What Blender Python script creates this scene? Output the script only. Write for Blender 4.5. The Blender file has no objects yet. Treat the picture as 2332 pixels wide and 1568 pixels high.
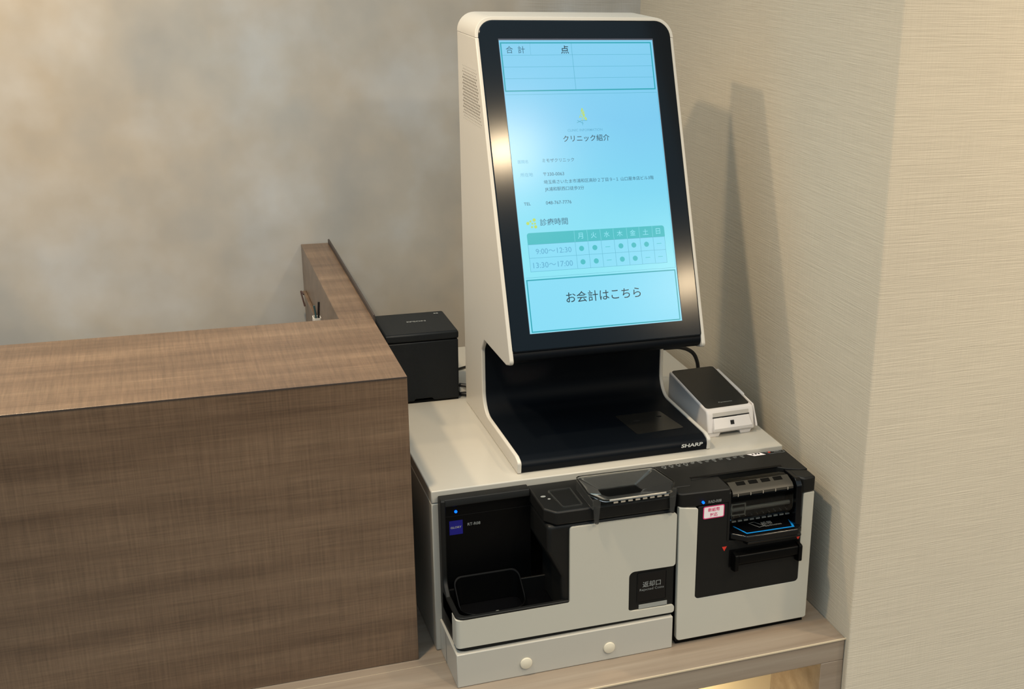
import bpy, bmesh, math, random
from mathutils import Vector, Matrix

S = bpy.context.scene
COL = S.collection
random.seed(7)
R = math.radians

# ------------------------------------------------------------------ camera, world, lights, exposure
cam_d = bpy.data.cameras.new('camera')
cam = bpy.data.objects.new('camera', cam_d); COL.objects.link(cam); S.camera = cam
cam_d.sensor_fit = 'HORIZONTAL'; cam_d.sensor_width = 36.0
cam_d.lens = 2920.67 / 2332 * 36.0
cam_d.shift_x = -397.5 / 2332
cam_d.shift_y = 86.5 / 2332
cam_d.clip_start = 0.05
cam.matrix_world = (Matrix.Translation((-0.97045, -1.56304, 1.07883)) @ Matrix.Rotation(-0.407212, 4, 'Z')
                    @ Matrix.Rotation(1.227603, 4, 'X') @ Matrix.Rotation(0.0357, 4, 'Z'))

S.view_settings.view_transform = 'Standard'
S.view_settings.look = 'None'
S.view_settings.exposure = 0.0
S.view_settings.gamma = 1.0
S.view_settings.use_curve_mapping = False

W = bpy.data.worlds.new('world'); S.world = W
W.use_nodes = True
# room light: pale ceiling glow above, dimmer room at eye level, dark floor below
wn = W.node_tree; bg = wn.nodes['Background']
w_tc = wn.nodes.new('ShaderNodeTexCoord'); w_sx = wn.nodes.new('ShaderNodeSeparateXYZ')
wn.links.new(w_tc.outputs['Generated'], w_sx.inputs[0])
w_r = wn.nodes.new('ShaderNodeValToRGB'); w_mr = wn.nodes.new('ShaderNodeMapRange')
w_mr.inputs[1].default_value = -1.0; w_mr.inputs[2].default_value = 1.0
wn.links.new(w_sx.outputs[2], w_mr.inputs[0]); wn.links.new(w_mr.outputs[0], w_r.inputs[0])
we = w_r.color_ramp.elements
we[0].position = 0.40; we[0].color = (0.035, 0.030, 0.024, 1)
we[1].position = 1.0; we[1].color = (0.92, 1.16, 1.30, 1)
k_ = we.new(0.56); k_.color = (0.17, 0.215, 0.245, 1)
k_ = we.new(0.76); k_.color = (0.52, 0.70, 0.82, 1)
wn.links.new(w_r.outputs[0], bg.inputs[0]); bg.inputs[1].default_value = 1.2

def downlight_or_fill(name, loc, power, color, size=0.09, aim=(0, 0, -1), spread=160):
    d = bpy.data.lights.new(name, 'AREA'); d.shape = 'DISK'; d.size = size
    d.energy = power; d.color = color; d.spread = R(spread)
    o = bpy.data.objects.new(name, d); COL.objects.link(o); o.location = loc
    o.rotation_euler = Vector(aim).to_track_quat('-Z', 'Y').to_euler()
    return o
WARM = (1.0, 0.77, 0.49)
downlight_or_fill('downlight_or_fill', (-0.92, -0.10, 1.62), 10.0, WARM, 0.08)
downlight_or_fill('downlight_or_fill', (-1.27, 0.52, 1.62), 8.0, WARM, 0.08)
downlight_or_fill('downlight_or_fill', (-0.03, -1.06, 1.62), 10.5, WARM, 0.12)
downlight_or_fill('downlight_or_fill', (0.86, -2.02, 1.62), 15.0, WARM, 0.14)
downlight_or_fill('downlight_or_fill', (0.62, -0.60, 1.62), 9.0, WARM, 0.10)  # unseen wall-washer fill, added to brighten the column's front face
downlight_or_fill('shelf_light', (-0.25, 0.10, -0.047), 0.9, (1.0, 0.80, 0.48), 0.05)

# ------------------------------------------------------------------ materials
def mat(name, color, rough=0.5, metal=0.0, spec=0.5, noise=0.03, nscale=40, coat=0.0, bump=0.0, bscale=400, emit=None, estr=1.0, trans=0.0, ior=1.45):
    m = bpy.data.materials.new(name); m.use_nodes = True
    nt = m.node_tree; b = nt.nodes['Principled BSDF']
    b.inputs['Roughness'].default_value = rough
    b.inputs['Metallic'].default_value = metal
    b.inputs['Specular IOR Level'].default_value = spec
    b.inputs['Coat Weight'].default_value = coat
    b.inputs['IOR'].default_value = ior
    b.inputs['Transmission Weight'].default_value = trans
    tc = nt.nodes.new('ShaderNodeTexCoord')
    nz = nt.nodes.new('ShaderNodeTexNoise'); nz.inputs['Scale'].default_value = nscale; nz.inputs['Detail'].default_value = 3
    nt.links.new(tc.outputs['Object'], nz.inputs['Vector'])
    mx = nt.nodes.new('ShaderNodeMix'); mx.data_type = 'RGBA'
    c = Vector(color)
    mx.inputs['A'].default_value = (*(c * (1 - noise)), 1); mx.inputs['B'].default_value = (*(c * (1 + noise)), 1)
    nt.links.new(nz.outputs['Fac'], mx.inputs['Factor'])
    nt.links.new(mx.outputs['Result'], b.inputs['Base Color'])
    if bump:
        n2 = nt.nodes.new('ShaderNodeTexNoise'); n2.inputs['Scale'].default_value = bscale
        nt.links.new(tc.outputs['Object'], n2.inputs['Vector'])
        bp = nt.nodes.new('ShaderNodeBump'); bp.inputs['Strength'].default_value = bump; bp.inputs['Distance'].default_value = 0.0005
        nt.links.new(n2.outputs['Fac'], bp.inputs['Height']); nt.links.new(bp.outputs['Normal'], b.inputs['Normal'])
    if emit:
        b.inputs['Emission Color'].default_value = (*emit, 1); b.inputs['Emission Strength'].default_value = estr
    return m

def lin(r, g, b):
    f = lambda c: (c / 255 / 12.92) if c / 255 <= 0.04045 else ((c / 255 + 0.055) / 1.055) ** 2.4
    return (f(r), f(g), f(b))

class NT:
    def __init__(s, name):
        s.m = bpy.data.materials.new(name); s.m.use_nodes = True; s.t = s.m.node_tree; s.b = s.t.nodes['Principled BSDF']
        s.tc = s.t.nodes.new('ShaderNodeTexCoord')
    def noise(s, scale_vec, scale=1.0, detail=3, rough=0.5, off=(0, 0, 0)):
        mp = s.t.nodes.new('ShaderNodeMapping'); mp.inputs['Scale'].default_value = scale_vec; mp.inputs['Location'].default_value = off
        s.t.links.new(s.tc.outputs['Object'], mp.inputs['Vector'])
        n = s.t.nodes.new('ShaderNodeTexNoise'); n.inputs['Scale'].default_value = scale; n.inputs['Detail'].default_value = detail; n.inputs['Roughness'].default_value = rough
        s.t.links.new(mp.outputs[0], n.inputs['Vector']); return n.outputs['Fac']
    def ramp(s, fac, stops):
        r = s.t.nodes.new('ShaderNodeValToRGB'); e = r.color_ramp.elements
        e[0].position, e[0].color = stops[0][0], (*stops[0][1], 1)
        e[1].position, e[1].color = stops[-1][0], (*stops[-1][1], 1)
        for p, c in stops[1:-1]:
            k = e.new(p); k.color = (*c, 1)
        s.t.links.new(fac, r.inputs[0]); return r.outputs[0]
    def math(s, op, a, b=None, clamp=False):
        n = s.t.nodes.new('ShaderNodeMath'); n.operation = op; n.use_clamp = clamp
        for i, v in enumerate((a, b)):
            if v is None: continue
            if isinstance(v, (int, float)): n.inputs[i].default_value = v
            else: s.t.links.new(v, n.inputs[i])
        return n.outputs[0]
    def mul(s, col, fac):
        n = s.t.nodes.new('ShaderNodeVectorMath'); n.operation = 'SCALE'
        s.t.links.new(col, n.inputs[0]); s.t.links.new(fac, n.inputs['Scale']); return n.outputs[0]
    def map(s, v, a, b, c, d):
        n = s.t.nodes.new('ShaderNodeMapRange')
        for i, k in zip((1, 2, 3, 4), (a, b, c, d)): n.inputs[i].default_value = k
        s.t.links.new(v, n.inputs[0]); return n.outputs[0]
    def bump(s, h, strength, dist):
        n = s.t.nodes.new('ShaderNodeBump'); n.inputs['Strength'].default_value = strength; n.inputs['Distance'].default_value = dist
        s.t.links.new(h, n.inputs['Height']); s.t.links.new(n.outputs[0], s.b.inputs['Normal'])
    def color(s, c): s.t.links.new(c, s.b.inputs['Base Color'])

def linen_parts(n):
    h = n.noise((7, 7, 420), 1.0, 3, 0.6)       # long horizontal threads
    h2 = n.noise((22, 22, 700), 1.0, 2, 0.6)
    v = n.noise((420, 420, 12), 1.0, 2, 0.5)     # short vertical threads
    hh = n.math('ADD', n.math('MULTIPLY', h, 0.55), n.math('ADD', n.math('MULTIPLY', h2, 0.3), n.math('MULTIPLY', v, 0.22)))
    return hh

def mat_linen():
    n = NT('linen_wallpaper'); n.b.inputs['Roughness'].default_value = 0.85; n.b.inputs['Specular IOR Level'].default_value = 0.2
    hh = linen_parts(n)
    big = n.noise((2.5, 2.5, 2.5), 1.0, 2)
    c = n.ramp(big, [(0.3, lin(204, 193, 174)), (0.7, lin(210, 199, 179))])
    n.color(n.mul(c, n.map(hh, 0.35, 0.75, 0.90, 1.08)))
    n.bump(hh, 0.28, 0.004)
    return n.m

def mat_mottled():
    n = NT('mottled_plaster'); n.b.inputs['Roughness'].default_value = 0.8; n.b.inputs['Specular IOR Level'].default_value = 0.2
    a = n.noise((5.5, 5.5, 5.5), 1.0, 5, 0.5)
    b_ = n.noise((9, 9, 7.5), 1.0, 3, 0.5)
    c1 = n.ramp(a, [(0.32, lin(176, 172, 166)), (0.5, lin(188, 181, 171)), (0.68, lin(197, 194, 190))])
    c = n.mul(c1, n.map(b_, 0.3, 0.7, 0.94, 1.06))
    mottle_shade_tint = n.ramp(n.noise((1.7, 1.7, 1.7), 1.0, 4, 0.55, off=(3.4, 0.3, 0.0)), [(0.36, (1.04, 1.0, 0.94)), (0.64, (0.87, 0.97, 1.09))])  # own mottling, offset so a blue-grey patch paints cool shade beside the kiosk
    hm = n.t.nodes.new('ShaderNodeVectorMath'); hm.operation = 'MULTIPLY'; n.t.links.new(c, hm.inputs[0]); n.t.links.new(mottle_shade_tint, hm.inputs[1]); c = hm.outputs[0]
    # the woven covering starts towards the corner with the right wall
    hh = linen_parts(n)
    sx = n.t.nodes.new('ShaderNodeSeparateXYZ'); n.t.links.new(n.tc.outputs['Object'], sx.inputs[0])
    w = n.map(sx.outputs[0], -0.26, -0.22, 0.0, 1.0)
    k = n.math('MULTIPLY', hh, w)
    f = n.math('ADD', n.math('MULTIPLY', n.math('SUBTRACT', hh, 0.55), n.math('MULTIPLY', w, 0.45)), 1.0)
    n.color(n.mul(c, f)); n.bump(k, 0.28, 0.004)
    return n.m

def mat_brown():
    n = NT('brown_crosscut_laminate'); n.b.inputs['Roughness'].default_value = 0.32; n.b.inputs['Specular IOR Level'].default_value = 0.75
    lx = n.noise((11, 420, 420), 1.0, 4, 0.65)
    lz = n.noise((340, 12, 12), 1.0, 4, 0.65)
    lx2 = n.noise((1.6, 22, 22), 1.0, 4, 0.55)
    bl = n.noise((4, 9, 9), 1.0, 2)
    c = n.ramp(lx2, [(0.28, lin(84, 64, 48)), (0.5, lin(106, 84, 65)), (0.72, lin(122, 99, 78))])
    f = n.math('ADD', n.math('MULTIPLY', n.math('SUBTRACT', lx, 0.5), 1.0), n.math('MULTIPLY', n.math('SUBTRACT', lz, 0.5), 1.0))
    f = n.math('ADD', f, n.math('MULTIPLY', n.math('SUBTRACT', bl, 0.5), 0.2))
    n.color(n.mul(c, n.math('ADD', f, 1.0)))
    n.bump(f, 0.15, 0.001)
    return n.m

def mat_pale_wood():
    n = NT('pale_wood_laminate'); n.b.inputs['Roughness'].default_value = 0.45
    a = n.noise((1.5, 34, 34), 1.0, 5, 0.6)
    b_ = n.noise((5, 160, 160), 1.0, 3, 0.6)
    c = n.ramp(a, [(0.3, lin(130, 114, 98)), (0.5, lin(144, 129, 113)), (0.7, lin(155, 141, 125))])
    n.color(n.mul(c, n.map(b_, 0.3, 0.7, 0.94, 1.05)))
    return n.m

def mat_screen():
    # what the display itself shows: pale blue on top, cyan further down
    n = NT('lit_display'); n.b.inputs['Roughness'].default_value = 0.22; n.b.inputs['Specular IOR Level'].default_value = 0.3
    n.b.inputs['Base Color'].default_value = (0.004, 0.005, 0.006, 1)
    sx = n.t.nodes.new('ShaderNodeSeparateXYZ'); n.t.links.new(n.tc.outputs['Object'], sx.inputs[0])
    z = n.map(sx.outputs[2], 0.62, 0.19, 0.0, 1.0)
    nz = n.noise((9, 9, 9), 1.0, 2)
    z2 = n.math('ADD', z, n.math('MULTIPLY', n.math('SUBTRACT', nz, 0.5), 0.12))
    c = n.ramp(z2, [(0.0, lin(134, 212, 246)), (0.25, lin(126, 208, 246)), (0.5, lin(128, 220, 248)), (0.72, lin(140, 234, 250)), (1.0, lin(148, 228, 252))])
    n.t.links.new(c, n.b.inputs['Emission Color']); n.b.inputs['Emission Strength'].default_value = 0.93
    return n.m

def ink(name, rgb):  # a tone the display shows
    m = mat(name, (0.004, 0.005, 0.006), 0.22, spec=0.3, emit=lin(*rgb), estr=0.93)
    return m

M = dict(
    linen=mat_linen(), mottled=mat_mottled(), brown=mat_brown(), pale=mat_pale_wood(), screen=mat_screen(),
    floor=mat('floor_vinyl', lin(150, 135, 118), 0.5, nscale=6),
    niche=mat('cream_niche_panel', lin(232, 214, 178), 0.5, nscale=12),
    edge=mat('pale_edge_band', lin(205, 188, 160), 0.4),
    dark_edge=mat('dark_edge_trim', lin(62, 54, 50), 0.5),
    white=mat('white_plastic', lin(210, 204, 193), 0.34, noise=0.012),
    whitemel=mat('white_melamine', lin(186, 181, 170), 0.22, noise=0.012),
    whitem=mat('white_satin_metal', lin(192, 188, 175), 0.42, noise=0.012),
    whiter=mat('reader_white_plastic', lin(222, 216, 212), 0.3, noise=0.012),
    cap=mat('cream_cap', lin(222, 212, 190), 0.5),
    black=mat('black_plastic', (0.0075, 0.0075, 0.007), 0.45, spec=0.28, noise=0.1, bump=0.15, bscale=1500),
    blackg=mat('black_gloss_plastic', (0.003, 0.003, 0.0035), 0.16, spec=0.3, noise=0.05),
    deep=mat('black_deep_plastic', (0.002, 0.002, 0.002), 0.4, spec=0.12, noise=0.1),
    navy=mat('blue_black_plastic', (0.002, 0.0035, 0.006), 0.5, spec=0.16, noise=0.05, bump=0.1, bscale=1800),
    bezel=mat('black_bezel_glass', (0.002, 0.005, 0.009), 0.13, spec=0.27, noise=0.05),
    printer=mat('charcoal_plastic', (0.008, 0.010, 0.012), 0.5, spec=0.3, noise=0.1, bump=0.3, bscale=900),
    seam=mat('dark_seam', (0.004, 0.004, 0.004), 0.7),
    shade=mat('grey_seam', lin(120, 112, 102), 0.7),
    slot=mat('dark_slot', lin(120, 112, 102), 0.8),
    cable=mat('black_rubber_cable', (0.012, 0.011, 0.011), 0.4),
    grey=mat('grey_label', lin(150, 150, 144), 0.6),
    dimtext=mat('grey_print', lin(135, 137, 135), 0.6),
    whitetext=mat('white_print', lin(235, 235, 230), 0.5),
    blue_logo=mat('blue_badge', lin(14, 12, 118), 0.5),
    led=mat('blue_led', (0.0, 0.05, 0.5), 0.3, emit=(0.0, 0.10, 1.0), estr=2.6),
    cyan=mat('cyan_line_print', lin(14, 128, 205), 0.45),
    red=mat('red_mark', lin(205, 52, 38), 0.5),
    pink=mat('pink_sticker_border', lin(222, 62, 118), 0.5),
    sticker=mat('white_sticker', lin(240, 232, 232), 0.5),
    clear=mat('clear_plastic', (0.72, 0.72, 0.70), 0.05, trans=1.0, ior=1.18, noise=0.0),
    smoke=mat('smoked_clear_plastic', (0.42, 0.42, 0.40), 0.08, trans=0.94, ior=1.22, noise=0.0),
    window=mat('clear_window_plastic', (0.62, 0.62, 0.60), 0.06, trans=1.0, ior=1.2, noise=0.0),
    frost=mat('frosted_grey_plastic', lin(56, 53, 47), 0.4, spec=0.3),
    roller=mat('grey_roller', lin(120, 120, 114), 0.35),
    chrome=mat('bright_rib_edge', lin(190, 184, 172), 0.25, metal=0.6),
    teal=mat('dark_teal_plastic', lin(50, 76, 80), 0.4),
    browns=mat('brown_stick', lin(80, 58, 52), 0.5),
    i_dark=ink('screen_dark', (22, 52, 66)), i_mid=ink('screen_slate', (62, 112, 136)), i_faint=ink('screen_faint', (100, 180, 214)),
    i_teal=ink('screen_teal', (40, 168, 184)), i_teal2=ink('screen_teal_fill', (72, 194, 202)), i_line=ink('screen_line', (88, 178, 204)),
    i_pale=ink('screen_pale', (150, 236, 252)), i_panel=ink('screen_panel', (139, 226, 252)), i_yellow=ink('screen_yellow', (190, 224, 110)),
    i_ice=ink('screen_ice', (186, 240, 255)), i_wave=ink('screen_wave', (140, 236, 232)),
)

# ------------------------------------------------------------------ mesh helpers
def fillet(pts, rad=0.0, seg=5):
    """2D polygon with rounded vertices; pts entries (x, y) or (x, y, r)."""
    out = []; n = len(pts)
    for i in range(n):
        p = Vector(pts[i][:2]); r = pts[i][2] if len(pts[i]) > 2 else rad
        a = Vector(pts[i - 1][:2]) - p; b = Vector(pts[(i + 1) % n][:2]) - p
        if r <= 0 or a.length < 1e-9 or b.length < 1e-9:
            out.append((p.x, p.y)); continue
        a.normalize(); b.normalize()
        ang = a.angle(b)
        if ang > math.pi - 0.02: out.append((p.x, p.y)); continue
        t = r / math.tan(ang / 2)
        t = min(t, 0.49 * (Vector(pts[i - 1][:2]) - p).length, 0.49 * (Vector(pts[(i + 1) % n][:2]) - p).length)
        r2 = t * math.tan(ang / 2)
        c = p + (a + b).normalized() * (r2 / math.sin(ang / 2))
        s = p + a * t; e = p + b * t
        a0 = math.atan2(s.y - c.y, s.x - c.x); a1 = math.atan2(e.y - c.y, e.x - c.x)
        d = a1 - a0
        while d > math.pi: d -= 2 * math.pi
        while d < -math.pi: d += 2 * math.pi
        for k in range(seg + 1):
            q = a0 + d * k / seg
            out.append((c.x + r2 * math.cos(q), c.y + r2 * math.sin(q)))
    return out

def rrect(x0, y0, x1, y1, r=0.0, seg=5):
    return fillet([(x0, y0, r), (x1, y0, r), (x1, y1, r), (x0, y1, r)], 0, seg)

def P3(axis, p, a):
    if axis == 'x': return (a, p[0], p[1])
    if axis == 'y': return (p[0], a, p[1])
    return (p[0], p[1], a)

def prism(bm, poly, axis, a0, a1, f=None):
    """extrude a 2D polygon between a0 and a1 along axis; f maps a point to another"""
    f = f or (lambda q: q)
    v0 = [bm.verts.new(f(P3(axis, p, a0))) for p in poly]; v1 = [bm.verts.new(f(P3(axis, p, a1))) for p in poly]
    n = len(poly)
    bm.faces.new(v0); bm.faces.new(v1[::-1])
    for i in range(n): bm.faces.new((v0[i], v1[i], v1[(i + 1) % n], v0[(i + 1) % n]))
    return bm

def ring(bm, outer, inner, axis, a0, a1, f=None):
    f = f or (lambda q: q)
    L = [[bm.verts.new(f(P3(axis, p, a))) for p in poly] for a in (a0, a1) for poly in (outer, inner)]
    o0, i0, o1, i1 = L; n = len(outer)
    for k in range(n):
        j = (k + 1) % n
        bm.faces.new((o0[k], o0[j], i0[j], i0[k])); bm.faces.new((o1[k], i1[k], i1[j], o1[j]))
        bm.faces.new((o0[k], o1[k], o1[j], o0[j])); bm.faces.new((i0[k], i0[j], i1[j], i1[k]))
    return bm

def box(bm, x0, x1, y0, y1, z0, z1, f=None):
    return prism(bm, [(x0, y0), (x1, y0), (x1, y1), (x0, y1)], 'z', z0, z1, f)

def loft(bm, loops, cap=True):
    rows = [[bm.verts.new(p) for p in lp] for lp in loops]; n = len(rows[0])
    for a, b in zip(rows, rows[1:]):
        for k in range(n):
            j = (k + 1) % n
            bm.faces.new((a[k], a[j], b[j], b[k]))
    if cap: bm.faces.new(rows[0][::-1]); bm.faces.new(rows[-1])
    return bm

def tube(bm, pts, r, seg=10):
    pts = [Vector(p) for p in pts]
    # Catmull-Rom resample
    q = []
    for i in range(len(pts) - 1):
        p0 = pts[max(i - 1, 0)]; p1 = pts[i]; p2 = pts[i + 1]; p3 = pts[min(i + 2, len(pts) - 1)]
        for k in range(8):
            t = k / 8
            q.append(0.5 * ((2 * p1) + (p2 - p0) * t + (2 * p0 - 5 * p1 + 4 * p2 - p3) * t * t + (3 * p1 - p0 - 3 * p2 + p3) * t ** 3))
    q.append(pts[-1])
    loops = []; up = Vector((0.3, 0.2, 1)).normalized()
    for i, p in enumerate(q):
        d = (q[min(i + 1, len(q) - 1)] - q[max(i - 1, 0)]).normalized()
        s = d.cross(up)
        if s.length < 1e-4: s = d.cross(Vector((1, 0, 0)))
        s.normalize(); u = s.cross(d).normalized(); up = u
        loops.append([p + s * (r * math.cos(a)) + u * (r * math.sin(a)) for a in [2 * math.pi * k / seg for k in range(seg)]])
    return loft(bm, loops)

def cyl(bm, c, axis, r, a0, a1, seg=24):
    return prism(bm, [(c[0] + r * math.cos(2 * math.pi * k / seg), c[1] + r * math.sin(2 * math.pi * k / seg)) for k in range(seg)], axis, a0, a1)

def origin(o):
    v = Vector((0, 0, 0))
    while o: v += Vector(o.location); o = o.parent
    return v

def obj(name, bm, m, parent=None, bevel=0.0, smooth=True, label=None, seg=2, recalc=True):
    if recalc: bmesh.ops.recalc_face_normals(bm, faces=bm.faces[:])
    if parent:
        bmesh.ops.translate(bm, verts=bm.verts[:], vec=-origin(parent))
    me = bpy.data.meshes.new(name); bm.to_mesh(me); bm.free()
    me.materials.append(m)
    o = bpy.data.objects.new(name, me); COL.objects.link(o)
    if parent: o.parent = parent
    if bevel:
        b = o.modifiers.new('bevel', 'BEVEL'); b.width = bevel; b.segments = seg; b.limit_method = 'ANGLE'; b.angle_limit = R(38); b.harden_normals = False
    if smooth:
        for p in me.polygons: p.use_smooth = True
        me.set_sharp_from_angle(angle=R(32))
    if label: o['label'] = label
    return o

def thing(name, loc, label, cat, group=None):
    o = bpy.data.objects.new(name, None); COL.objects.link(o); o.location = loc; o.empty_display_size = 0.02
    o['label'] = label; o['category'] = cat
    if group: o['group'] = group
    return o

def tag(o, label, cat, group=None):
    o['label'] = label; o['category'] = cat
    if group: o['group'] = group
    return o

def B(): return bmesh.new()

_cache = {}
def glyphs(s, bold=0.0):
    if (s, bold) in _cache: return _cache[(s, bold)]
    c = bpy.data.curves.new('lettering', 'FONT'); c.body = s; c.resolution_u = 3; c.fill_mode = 'FRONT'; c.offset = bold
    o = bpy.data.objects.new('lettering', c); COL.objects.link(o)
    dg = bpy.context.evaluated_depsgraph_get(); dg.update()
    me = o.evaluated_get(dg).to_mesh()
    vs = [(v.co.x, v.co.y) for v in me.vertices]; fs = [tuple(p.vertices) for p in me.polygons]
    o.evaluated_get(dg).to_mesh_clear()
    bpy.data.objects.remove(o); bpy.data.curves.remove(c)
    _cache[(s, bold)] = (vs, fs); return vs, fs

def text(bm, s, f, cx, cy, w=None, h=None, bold=0.0, skew=0.0):
    """add the lettering s centred at (cx, cy) in a plane; f maps (u right, v up) to a 3D point"""
    vs, fs = glyphs(s, bold)
    if not vs: return
    x0 = min(v[0] for v in vs); x1 = max(v[0] for v in vs); y0 = min(v[1] for v in vs); y1 = max(v[1] for v in vs)
    sx = (w / (x1 - x0)) if w else None; sy = (h / (y1 - y0)) if h else None
    sx = sx or sy; sy = sy or sx
    nv = [bm.verts.new(f(cx + (x - (x0 + x1) / 2) * sx + skew * (y - (y0 + y1) / 2) * sy, cy + (y - (y0 + y1) / 2) * sy)) for x, y in vs]
    for q in fs:
        try: bm.faces.new([nv[i] for i in q])
        except ValueError: pass

def flat(bm, poly, f):
    bm.faces.new([bm.verts.new(f(*p)) for p in poly])
def rect(bm, x0, y0, x1, y1, f): flat(bm, [(x0, y0), (x1, y0), (x1, y1), (x0, y1)], f)
def disc(bm, cx, cy, r, f, seg=16, ry=None):
    ry = ry or r
    flat(bm, [(cx + r * math.cos(2 * math.pi * k / seg), cy + ry * math.sin(2 * math.pi * k / seg)) for k in range(seg)], f)

# ------------------------------------------------------------------ setting
def struct(name, bm, m):
    o = obj(name, bm, m, None, smooth=False); o['kind'] = 'structure'; return o
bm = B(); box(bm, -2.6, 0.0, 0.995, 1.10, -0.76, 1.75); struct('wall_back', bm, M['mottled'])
bm = B(); box(bm, 0.0, 1.9, -0.012, 1.10, -0.76, 1.75)
ow = struct('wall_right', bm, M['linen']); bv = ow.modifiers.new('bevel', 'BEVEL'); bv.width = 0.003; bv.segments = 2
bm = B(); box(bm, -2.6, 1.9, -2.4, 1.10, -0.82, -0.76); struct('floor', bm, M['floor'])

# ------------------------------------------------------------------ pale wood counter with lit niche
t = thing('display_counter', (-0.8, 0.4, -0.76), 'pale wood counter with a lit niche in its front, carrying the machines', 'counter')
bm = B(); box(bm, -1.7, -0.001, 0.0, 0.992, -0.040, 0.0); obj('countertop', bm, M['pale'], t, 0.0012)
bm = B(); box(bm, -0.042, -0.001, 0.0, 0.17, -0.76, -0.0402); obj('stile', bm, M['pale'], t, 0.001)
bm = B(); box(bm, -1.7, -1.0, 0.0, 0.17, -0.76, -0.0402); obj('stile', bm, M['pale'], t, 0.001)
bm = B(); box(bm, -1.0, -0.042, 0.168, 0.186, -0.76, -0.0402); obj('niche_back', bm, M['niche'], t, label='cream niche back panel glowing under warm light')
bm = B(); box(bm, -1.0, -0.0425, 0.002, 0.168, -0.44, -0.42); obj('niche_shelf', bm, M['niche'], t)
bm = B(); box(bm, -1.7, 0.0, -0.0022, -0.0005, -0.0018, 0.0006); obj('edge_band', bm, M['edge'], t, label='thin pale edge band')
bm = B(); box(bm, -1.7, -0.62, 0.1440, 0.1444, 0.0001, 0.0004); obj('joint_line', bm, M['edge'], t)

# ------------------------------------------------------------------ brown reception counter (turned a touch)
CX, CY, CZ, T1 = -0.657, 0.1643, 0.4619, -0.0067
t = thing('reception_counter', (CX, CY, 0.0), 'brown crosscut wood reception counter turning back to the wall', 'counter')
t.rotation_euler = (0, 0, T1)
def cobj(name, bm, m, bevel=0.0008, **k):
    # built in the counter's own frame: origin at its outer front corner
    bmesh.ops.recalc_face_normals(bm, faces=bm.faces[:])
    me = bpy.data.meshes.new(name); bm.to_mesh(me); bm.free(); me.materials.append(m)
    o = bpy.data.objects.new(name, me); COL.objects.link(o); o.parent = t
    if bevel:
        b = o.modifiers.new('bevel', 'BEVEL'); b.width = bevel; b.segments = 2; b.limit_method = 'ANGLE'
    for kk, v in k.items(): o[kk] = v
    return o
bm = B(); box(bm, -1.02, 0.0, 0.0, 0.018, 0.0005, CZ - 0.0010); cobj('front_panel', bm, M['brown'])
bm = B(); prism(bm, [(-1.02, 0.0), (0.0, 0.0), (0.0, 0.826), (-0.0515, 0.826), (-0.0515, 0.3053), (-1.02, 0.3053)], 'z', CZ - 0.0008, CZ); cobj('top_slab', bm, M['brown'])
bm = B(); box(bm, -0.018, -0.0004, 0.0185, 0.826, 0.0005, CZ - 0.0010); cobj('side_panel', bm, M['brown'])
bm = B(); box(bm, -0.0515, -0.034, 0.3053, 0.826, 0.0005, CZ - 0.0010); cobj('inner_panel', bm, M['brown'])
bm = B(); box(bm, -1.02, -0.0515, 0.287, 0.3053, 0.0005, CZ - 0.0010); cobj('rear_panel', bm, M['brown'])
bm = B(); box(bm, -1.02, 0.0, -0.0004, 0.0004, CZ - 0.0022, CZ - 0.0009); cobj('edge_line', bm, M['dark_edge'], 0)
bm = B(); box(bm, -0.0002, 0.0030, 0.285, 0.822, CZ - 0.05, CZ + 0.0085); cobj('edge_strip', bm, M['dark_edge'], label='thin dark strip standing along the outer edge')
bm = B(); box(bm, -1.02, -0.0517, 0.306, 0.70, 0.285, 0.303); cobj('work_surface', bm, M['brown'])
bm = B(); box(bm, -0.0575, -0.0517, 0.50, 0.79, 0.372, 0.378); cobj('ledge', bm, M['brown'])
bm = B(); tube(bm, [(-0.0580, 0.770, 0.376), (-0.0620, 0.778, 0.380), (-0.0600, 0.772, 0.366), (-0.0575, 0.768, 0.352)], 0.0016); cobj('hook', bm, M['browns'], 0, label='small brown hook at the wall end')

# things standing on the work surface behind the counter
hx, hy, hz = -0.7245, 0.615, 0.3035
t = thing('pen_holder', (hx, hy, hz), 'slim white pen holder peeking over the reception counter corner', 'pen holder')
bm = B(); ring(bm, rrect(hx - .0065, hy - .010, hx + .0065, hy + .010, .003), rrect(hx - .0053, hy - .0088, hx + .0053, hy + .0088, .002), 'z', hz, hz + .121); obj('cup', bm, M['white'], t)
bm = B(); prism(bm, rrect(hx - .006, hy - .0095, hx + .006, hy + .0095, .0025), 'z', hz + .0003, hz + .004); obj('bottom', bm, M['white'], t)
bm = B(); tube(bm, [(hx + .0015, hy - .003, hz + .006), (hx - .0010, hy - .003, hz + .110), (hx - .0035, hy - .003, hz + .142)], .0017); tag(obj('pen', bm, M['teal']), 'dark teal pen leaning left in the slim white pen holder', 'pen', 'pens in the holder')
bm = B(); tube(bm, [(hx + .0020, hy + .004, hz + .006), (hx + .0035, hy + .004, hz + .110), (hx + .0055, hy + .004, hz + .146)], .0019); tag(obj('pen', bm, M['cable']), 'black pen leaning right in the slim white pen holder', 'pen', 'pens in the holder')

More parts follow.
